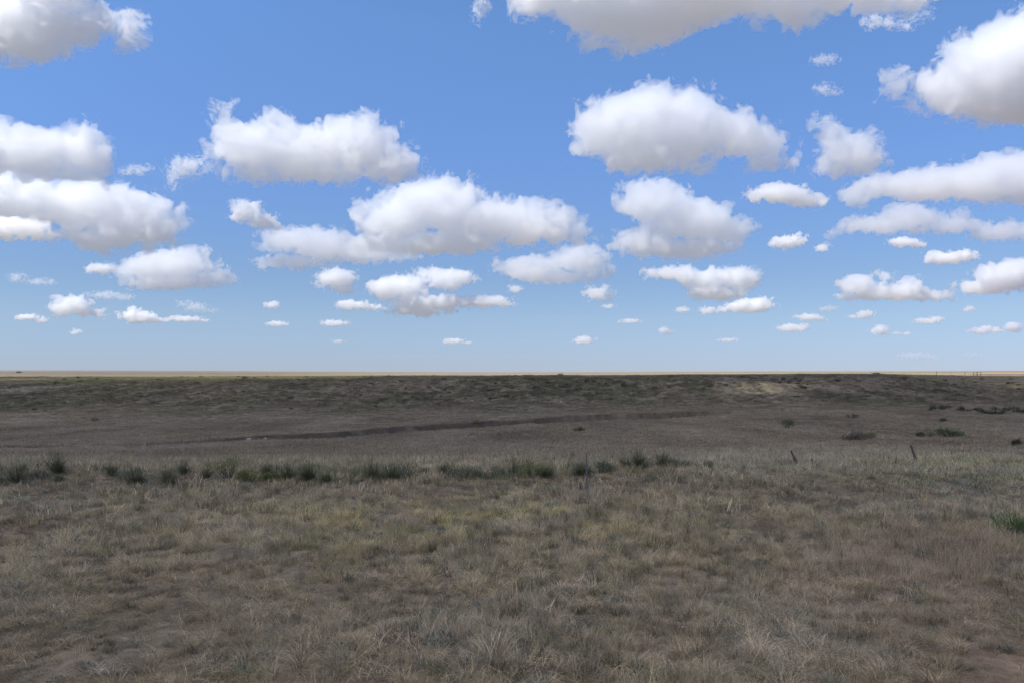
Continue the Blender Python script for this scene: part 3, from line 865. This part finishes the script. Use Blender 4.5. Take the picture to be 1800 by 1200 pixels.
# ------------------------------------------------------------------ clouds
HB = 800.0         # height of the cloud bases
def surface_nets(f, org, h):
    nx, ny, nz = f.shape
    s = f > 0
    def corner(a, i, j, k): return a[i:nx - 1 + i, j:ny - 1 + j, k:nz - 1 + k]
    cnt = np.zeros((nx - 1, ny - 1, nz - 1), np.int8)
    for i in (0, 1):
        for j in (0, 1):
            for k in (0, 1): cnt += corner(s, i, j, k)
    act = (cnt > 0) & (cnt < 8)
    ci = np.argwhere(act)
    ids = np.full(act.shape, -1, np.int32); ids[act] = np.arange(len(ci))
    acc = np.zeros((len(ci), 3), np.float32); num = np.zeros(len(ci), np.float32)
    C = [(i, j, k) for i in (0, 1) for j in (0, 1) for k in (0, 1)]
    I, J, K = ci.T
    vals = {c: f[I + c[0], J + c[1], K + c[2]] for c in C}
    for a in C:
        for ax in range(3):
            if a[ax] == 0:
                b = list(a); b[ax] = 1; b = tuple(b)
                va, vb = vals[a], vals[b]
                m = (va > 0) != (vb > 0)
                t = np.where(m, va / np.where(va - vb == 0, 1, va - vb), 0)
                pt = np.repeat(np.array([a], np.float32), len(ci), 0); pt[:, ax] += t
                acc += pt * m[:, None]; num += m
    verts = (ci + acc / num[:, None]) * h + org
    faces = []
    for ax in range(3):
        o1, o2 = (ax + 1) % 3, (ax + 2) % 3
        a = np.moveaxis(s, (ax, o1, o2), (0, 1, 2)); idm = np.moveaxis(ids, (ax, o1, o2), (0, 1, 2))
        e = (a[:-1, 1:-1, 1:-1] != a[1:, 1:-1, 1:-1])
        p = np.argwhere(e); x, y, z = p[:, 0], p[:, 1] + 1, p[:, 2] + 1
        q = np.stack([idm[x, y - 1, z - 1], idm[x, y, z - 1], idm[x, y, z], idm[x, y - 1, z]], 1)
        flip = ~a[x, y, z]
        q[flip] = q[flip][:, ::-1]
        faces.append(q)
    return verts, np.concatenate(faces)

def seal_nets(f, lo, hx):
    f[0] = f[-1] = -1; f[:, 0] = f[:, -1] = -1; f[:, :, 0] = f[:, :, -1] = -1
    return surface_nets(f, np.asarray(lo, np.float32), np.asarray(hx, np.float32))

def cloud_field(P, ell, S, seed, wisp=1.0, base=None, slope=.25):
    """P (n,3) in reference pixels; ell list of (cx,cy,cz,rx,ry,rz); signed field, >0 inside"""
    e = np.zeros(len(P), np.float32); k = 1.0 / max(S * .12, 1.0)
    for cx, cy, cz, rx, ry, rz in ell:
        m = min(rx, ry, rz) * .9 + .1 * max(rx, rz)
        q = np.sqrt(((P[:, 0] - cx) / rx) ** 2 + ((P[:, 1] - cy) / ry) ** 2 + ((P[:, 2] - cz) / rz) ** 2)
        e += np.exp(np.clip((1 - q) * m * k, -40, 40))
    f = np.log(e + 1e-20) / k
    act = np.abs(f) < S * 1.1
    Q = P[act] / S
    sd = np.array([seed * 7.13, seed * 3.77, seed * 5.31], np.float32) % 61
    warp = np.stack([vnoise(Q * .9 + sd + o) for o in (0, 11.3, 23.7)], 1) - .5
    Q = Q + warp * .9
    d = .62 * (.52 - worley(Q * .80 + sd)) + .40 * (.52 - worley(Q * 1.9 + sd + 9)) + .18 * (.52 - worley(Q * 4.1 + sd + 5))
    lo = fbm(Q * 1.0 + sd + 31, 3)
    hi = fbm(Q * 4.4 + sd + 3, 4, .62)
    # edges fray more in some places than in others
    fr = np.clip(.55 + 1.3 * fbm(Q * .45 + sd + 51, 2), .15, 1.4)
    core = d + 1.0 * lo + (.22 + .20 * fr * wisp) * hi + .02
    g = f.copy(); f0 = f.copy()
    f[act] += core * S
    # thin torn vapour beside the dense body, only where the edge frays
    st = fbm(Q * np.array((1.5, 1.5, 2.4), np.float32) + warp * 2.4 + sd + 77, 5, .68)
    zone = np.clip(.15 + 2.4 * fbm(Q * .38 + sd + 91, 2), 0, 1.3)
    veil = .8 * d + 1.0 * lo + (.55 + 1.3 * zone * wisp) * st - .10 + .30 * zone * wisp
    if wisp >= 1.6:      # nothing but shreds
        g = f0 * .55; g[act] += S * (1.9 * st + .7 * lo + .35 * hi - .10)
    else:
        g[act] += veil * S
    return f, g

CL_M = {}
def cloud_mat(mfp, g):
    key = (round(math.log2(mfp) * 2) / 2, g)
    if key not in CL_M: CL_M[key] = mat_cloud('cloud_vapour', 2 ** key[0], g)
    return CL_M[key]
NV = [0]
def cloud(label, blobs, base, wisp=1.0, mfp_px=9.0, aniso=.76, cap=26000.0, group=None, S=None, cell=None, depthk=.62):
    """blobs: ellipses (cx, cy, rx, ry) in reference pixels; base: row of the flat base"""
    D = min(HB * F / max(EY - base, 1.0), cap)
    sc_ = D / F
    cx0 = sum(b[0] * b[2] for b in blobs) / sum(b[2] for b in blobs)
    ell = []
    for i, (cx, cy, rx, ry) in enumerate(blobs):
        E_ = math.atan((EY - cy) / F)
        rd = depthk * math.sqrt(rx * ry)
        rye = math.sqrt(max((ry * math.cos(E_)) ** 2 - (rd * math.sin(E_)) ** 2, (.55 * ry) ** 2)) / math.cos(E_) ** .5
        ell.append((cx - cx0, ((i * 37) % 11 / 11 - .5) * rd * .5, base - cy, rx * .97, rd, rye * .97))
    big = sorted([b[3] for b in blobs])[-max(1, len(blobs) // 2)]
    S = S or max(big * (.58 if big > 16 else .80), 4.5)
    E = np.array(ell); mg = S * .75 + 3
    lo = (E[:, :3] - E[:, 3:]).min(0) - mg; hi = (E[:, :3] + E[:, 3:]).max(0) + mg
    c = cell or float(np.clip(S / 10, .8, 2.1))
    hx = np.array([c, c * 1.25, c])
    n = np.ceil((hi - lo) / hx).astype(int) + 1
    ax = [lo[k] + hx[k] * np.arange(n[k]) for k in range(3)]
    P = np.stack(np.meshgrid(*ax, indexing='ij'), -1).reshape(-1, 3).astype(np.float32)
    NV[0] += 1
    f, g = cloud_field(P, [tuple(map(float, e)) for e in ell], S, NV[0] + 3, wisp)
    o = empty('cloud', ((cx0 - CX) * sc_, D, H + (EY - base) * sc_))
    torn = wisp >= 1.6
    for nm, fld, mf, an in ((('vapour_body', f, mfp_px, aniso), ('torn_edge', g, 26.0 if mfp_px > 14 else 16.0, .4)) if not torn else (('torn_edge', g, 17.0, .1),)):
        v, q = seal_nets(fld.reshape(n), lo, hx)
        if len(q): mesh_np(nm, v * sc_, q, cloud_mat(mf * sc_, an), o)
    tag(o, label, 'cloud', group)
    return o

CLOUDS = [
 ('white cloud cut by the top left corner of the photo', 105, [(60,40,95,55),(150,45,72,34),(20,65,60,30),(205,58,40,14),(75,88,36,16),(-45,20,100,70),(60,-20,90,45)], 1.3),
 ('grey bellied cloud at the left edge with a rounded right side, above the larger one', 318, [(60,262,85,40),(135,262,58,42),(168,285,36,32),(0,240,60,26),(-50,270,80,50),(110,304,70,14)], .8),
 ('largest cloud at the left edge, with a bright domed right end', 438, [(40,350,88,48),(150,362,105,42),(228,383,80,44),(280,402,46,33),(200,418,90,18),(-50,340,90,50),(30,315,45,24)], .8),
 ('low white lobe under the largest cloud at the left edge', 425, [(28,402,56,18),(-30,395,60,22),(70,414,24,8)], 1.0),
 ('domed white cloud below the largest left cloud, with a long tail to the right', 516, [(300,467,76,27),(328,452,38,21),(236,474,42,18),(290,496,82,15),(372,488,46,14)], .9),
 ('little white puff just left of the domed cloud', 482, [(178,472,22,9),(190,476,12,5)], 1.4),
 ('small domed cloud low at the far left, first of the low left clouds', 558, [(128,538,36,18),(160,548,26,8)], .8),
 ('small peaked cloud low at left, right of the small domed one', 568, [(245,557,34,10),(236,549,14,8),(272,562,18,5)], .8),
 ('thin low cloud trailing right of the small peaked cloud', 567, [(322,560,28,5),(345,563,20,3)], 1.0),
 ('thin flat cloud low by the left edge', 567, [(48,557,24,5),(74,563,14,4)], 1.0),
 ('faint wispy streak above the low left clouds', 528, [(185,519,28,6),(215,523,18,4)], 1.6),
 ('faint wisp to the right of the low left clouds', 549, [(345,540,18,7),(360,546,16,3),(322,534,10,4)], 1.6),
 ('big long white cloud in the upper left half, grey in the middle', 326, [(450,260,76,46),(540,268,88,48),(622,254,80,52),(692,288,46,32),(408,240,36,36),(392,206,16,18),(490,215,32,20),(612,228,44,20),(440,300,60,20),(560,304,90,18),(655,303,66,17)], .9),
 ('torn wispy cloud scrap left of the big long white cloud', 330, [(326,297,26,18),(302,314,10,14),(338,290,16,10)], 1.9),
 ('faint scrap of cloud right of the rounded left cloud', 308, [(244,299,22,8),(228,302,14,5)], 1.9),
 ('small slanting puff above the long middle cloud bank', 404, [(432,374,26,17),(458,388,24,12),(478,398,14,5)], 1.1),
 ('layered cloud on the left of the largest middle cloud', 472, [(520,420,62,23),(575,432,66,28),(640,442,66,22),(700,452,32,8),(505,460,66,11),(470,430,22,11)], 1.0),
 ('largest cloud in the middle of the sky, high on its left', 450, [(770,360,80,48),(700,386,68,42),(658,386,36,26),(840,387,78,36),(925,390,78,40),(985,406,48,28),(760,427,100,20),(655,427,46,18),(1020,424,22,10)], .9),
 ('flat based cloud with a high right end, below the largest middle cloud', 500, [(935,471,62,22),(1020,455,50,28),(970,486,76,11),(1046,470,26,18),(888,479,24,9)], .8),
 ('double stacked low cloud trailing to the right, below the largest middle cloud', 556, [(700,506,52,20),(755,531,76,14),(840,529,52,10),(790,491,40,19),(740,546,46,8),(766,479,36,7),(882,535,20,4)], .9),
 ('small white puff left of the double stacked low cloud', 516, [(590,488,36,17),(602,506,18,8)], 1.1),
 ('thin low cloud just left of the double stacked cloud', 545, [(620,536,26,8),(655,541,20,4)], 1.1),
 ('small cloud with a sloping right side under the high ended cloud', 533, [(1052,514,22,13),(1068,521,11,10)], .8),
 ('tiny flat cloud below the small sloping cloud', 543, [(1069,539,13,3.5)], .8),
 ('tiny puff between the double stacked cloud and the high ended cloud', 515, [(904,509,12,6)], 1.2),
 ('big bright cloud in the upper right half, lumpy on top with a right tail', 305, [(1120,214,86,58),(1195,224,90,64),(1080,226,66,52),(1290,236,72,45),(1340,252,46,35),(1045,236,36,38),(1350,282,36,14),(1128,268,92,36),(1180,166,56,22),(1215,293,32,10)], .8),
 ('tall bulging cloud right of centre under the big bright one', 458, [(1150,356,68,38),(1210,386,84,40),(1268,400,56,26),(1130,422,56,26),(1200,437,92,19),(1310,403,22,7),(1280,430,26,13),(1108,432,36,15)], .9),
 ('jagged cloud with a horn on its upper left, in the right half', 315, [(1490,272,52,38),(1468,242,30,28),(1520,277,38,23),(1440,218,18,9),(1485,297,46,15)], 1.3),
 ('wide cloud cut by the top edge right of centre', 92, [(955,-5,66,34),(1060,15,80,56),(1135,24,86,56),(1230,0,110,50),(1380,6,66,40),(1500,-14,105,34),(1590,-10,46,26),(1200,-60,300,60),(1042,76,22,12),(1106,68,46,24)], 1.4),
 ('large cloud cut by the right edge near the top, wispy on its left', 222, [(1740,132,100,68),(1810,112,110,98),(1672,152,60,38),(1702,187,76,22),(1640,162,36,28),(1582,150,26,16),(1800,192,120,28)], 1.3),
 ('long lumpy cloud reaching the right edge at mid sky', 365, [(1560,326,66,22),(1640,326,86,28),(1730,318,78,38),(1790,306,60,42),(1754,288,42,22),(1502,342,26,18),(1820,332,80,28)], 1.0),
 ('flat based cloud bank right under the long lumpy cloud', 425, [(1590,385,56,26),(1530,396,56,14),(1680,396,56,14),(1750,407,56,16),(1482,406,24,8),(1690,380,16,14),(1802,407,40,16)], .9),
 ('oval cloud left of the long lumpy cloud', 370, [(1370,340,50,17),(1418,352,36,14),(1328,346,18,7)], 1.0),
 ('small two peaked cloud right of the tall bulging cloud', 438, [(1376,426,22,11),(1404,422,14,11)], 1.2),
 ('tiny puff right of the two peaked cloud', 443, [(1446,436,12,7)], 1.2),
 ('small faint cloud under the flat based bank', 437, [(1588,426,28,9),(1610,430,14,5)], 1.2),
 ('small smooth oval cloud right of centre, below the flat based bank', 467, [(1670,453,44,11),(1690,445,22,7),(1645,449,18,9)], .8),
 ('low cloud with a leaning spur on top, at right', 531, [(1510,501,38,18),(1570,513,66,14),(1640,519,40,11),(1553,486,18,7),(1595,499,26,13),(1500,521,36,7)], .9),
 ('low domed cloud cut by the right edge', 516, [(1758,486,54,23),(1792,470,44,16),(1740,503,56,12)], .8),
 ('long low cloud with a raised right end, below the tall bulging cloud', 530, [(1180,481,46,14),(1240,491,56,16),(1300,491,34,19),(1258,516,46,11)], .9),
 ('low white cloud touching the underside of the raised ended cloud', 550, [(1318,537,42,11),(1338,531,22,8),(1284,543,22,5)], .9),
 ('tiny slanting cloud left of another like it, right of centre', 553, [(1200,545,13,6)], .9),
 ('tiny slanting cloud right of another like it, right of centre', 555, [(1244,546,17,7)], .9),
 ('flat upper piece of a broken low cloud at right', 565, [(1422,558,26,6),(1440,561,12,4)], .9),
 ('flat lower piece of a broken low cloud at right', 583, [(1392,576,26,7),(1412,574,12,5)], .9),
 ('small faint low cloud above the tiny peaked one at right', 561, [(1522,552,16,7),(1505,557,16,3)], 1.1),
 ('tiny peaked low cloud with a thin tail at right', 588, [(1546,580,17,8),(1580,586,18,2.5)], .9),
 ('thin streak of cloud low at right', 570, [(1628,564,26,5),(1645,560,12,4)], 1.2),
 ('low double lumped cloud near the right edge', 588, [(1730,580,26,6),(1778,574,17,8)], .9),
 ('faint thin wisp beside the tip of the top left corner cloud', 30, [(232,22,14,6),(240,27,10,4)], 1.9),
 ('faint upright wisp at the top edge left of the top centre cloud', 40, [(848,8,7,14),(840,30,6,9)], 2.0),
 ('faint scattered scraps just under the top centre cloud\'s right end', 62, [(1540,40,22,11),(1588,44,14,8),(1622,28,12,8)], 2.0),
 ('tiny scrap of cloud high at right, upper of the two', 180, [(1446,106,18,8),(1462,104,10,5)], 1.8),
 ('tiny scrap of cloud high at right, lower of the two', 170, [(1448,158,15,9),(1462,163,12,5)], 1.8),
 ('thin flat cloud low at left, above the horizon', 574, [(488,569,18,4.5)], .8),
 ('tiny cloud above the thin flat one at left of centre', 542, [(478,536,13,6)], .9),
 ('flat low cloud left of centre, wider than its neighbours', 574, [(588,568,24,5.5)], .9),
 ('tiny flat cloud just over the horizon, left of centre', 603, [(597,599,10,3.5)], .9),
 ('flat cloud just over the horizon in the middle', 604, [(796,599,20,5),(818,602,12,3)], .9),
 ('small cloud just over the horizon, right of the middle', 605, [(1027,598,17,7)], .8),
 ('thin flat cloud above the tiny upright one', 568, [(1107,564,17,3.5)], .9),
 ('tiny upright puff low in the sky right of the middle', 588, [(1166,579,9,6),(1172,583,10,5)], .9),
 ('thin streak just over the horizon below the broken low cloud', 601, [(1278,597,18,3.5)], 1.0),
 ('faint long streak just over the horizon at right', 632, [(1605,625,28,6),(1632,628,16,4)], 1.7),
 ('faint tiny streak just over the horizon near the right edge', 628, [(1708,624,14,4.5)], 1.7),
 ('tiny puff low at the far left, under the small domed cloud', 588, [(135,583,11,5)], 1.0),
 ('tiny faint puff below the low domed cloud at the right edge', 549, [(1704,543,10,5)], 1.2),
 ('tiny faint streak above the broken low cloud', 547, [(1455,543,14,4)], 1.3),
 ('faint tattered wisps low by the left edge', 503, [(32,488,14,7),(70,495,24,5)], 1.7),
]
for lab, base, blobs, wisp in [(c[0], c[1], c[2], c[3]) for c in CLOUDS]:
    small = max(b[3] for b in blobs) < 12; mid = not small and max(b[3] for b in blobs) < 24
    cloud(lab, blobs, base, wisp, mfp_px=((7.0 if wisp < 1.25 else 12.0) if small else 13.0 if mid else 34.0), aniso=.35 if small or wisp > 1.5 else .6 if mid else .80)

# the cloud overhead that keeps the near prairie in shade
def shade_cloud():
    hz = 520.0; k = hz / sun_dir.z
    c = Vector((0, 0, 0)) + sun_dir * k
    ell = [(0, -330, 0, 620, 440, 60), (-520, -420, 8, 420, 420, 55), (520, -380, 4, 420, 420, 55), (-250, 60, 6, 240, 150, 50), (60, 70, 4, 260, 150, 52),
           (330, 60, 8, 220, 150, 45), (0, -800, 0, 800, 420, 60)]
    h = 12.0; mg = 60
    E = np.array(ell); lo = (E[:, :3] - E[:, 3:]).min(0) - mg; hi = (E[:, :3] + E[:, 3:]).max(0) + mg
    n = np.ceil((hi - lo) / h).astype(int) + 1
    ax = [lo[i] + h * np.arange(n[i]) for i in range(3)]
    P = np.stack(np.meshgrid(*ax, indexing='ij'), -1).reshape(-1, 3).astype(np.float32)
    v, q = seal_nets(cloud_field(P, ell, 46.0, 77, .8)[0].reshape(n), lo, (h,) * 3)
    o = mesh_np('cloud', v, q, mat_cloud('cloud_vapour', 38.0, .6)); o.location = c
    tag(o, 'broad cloud overhead that shades the near prairie, above the photo frame', 'cloud')
shade_cloud()
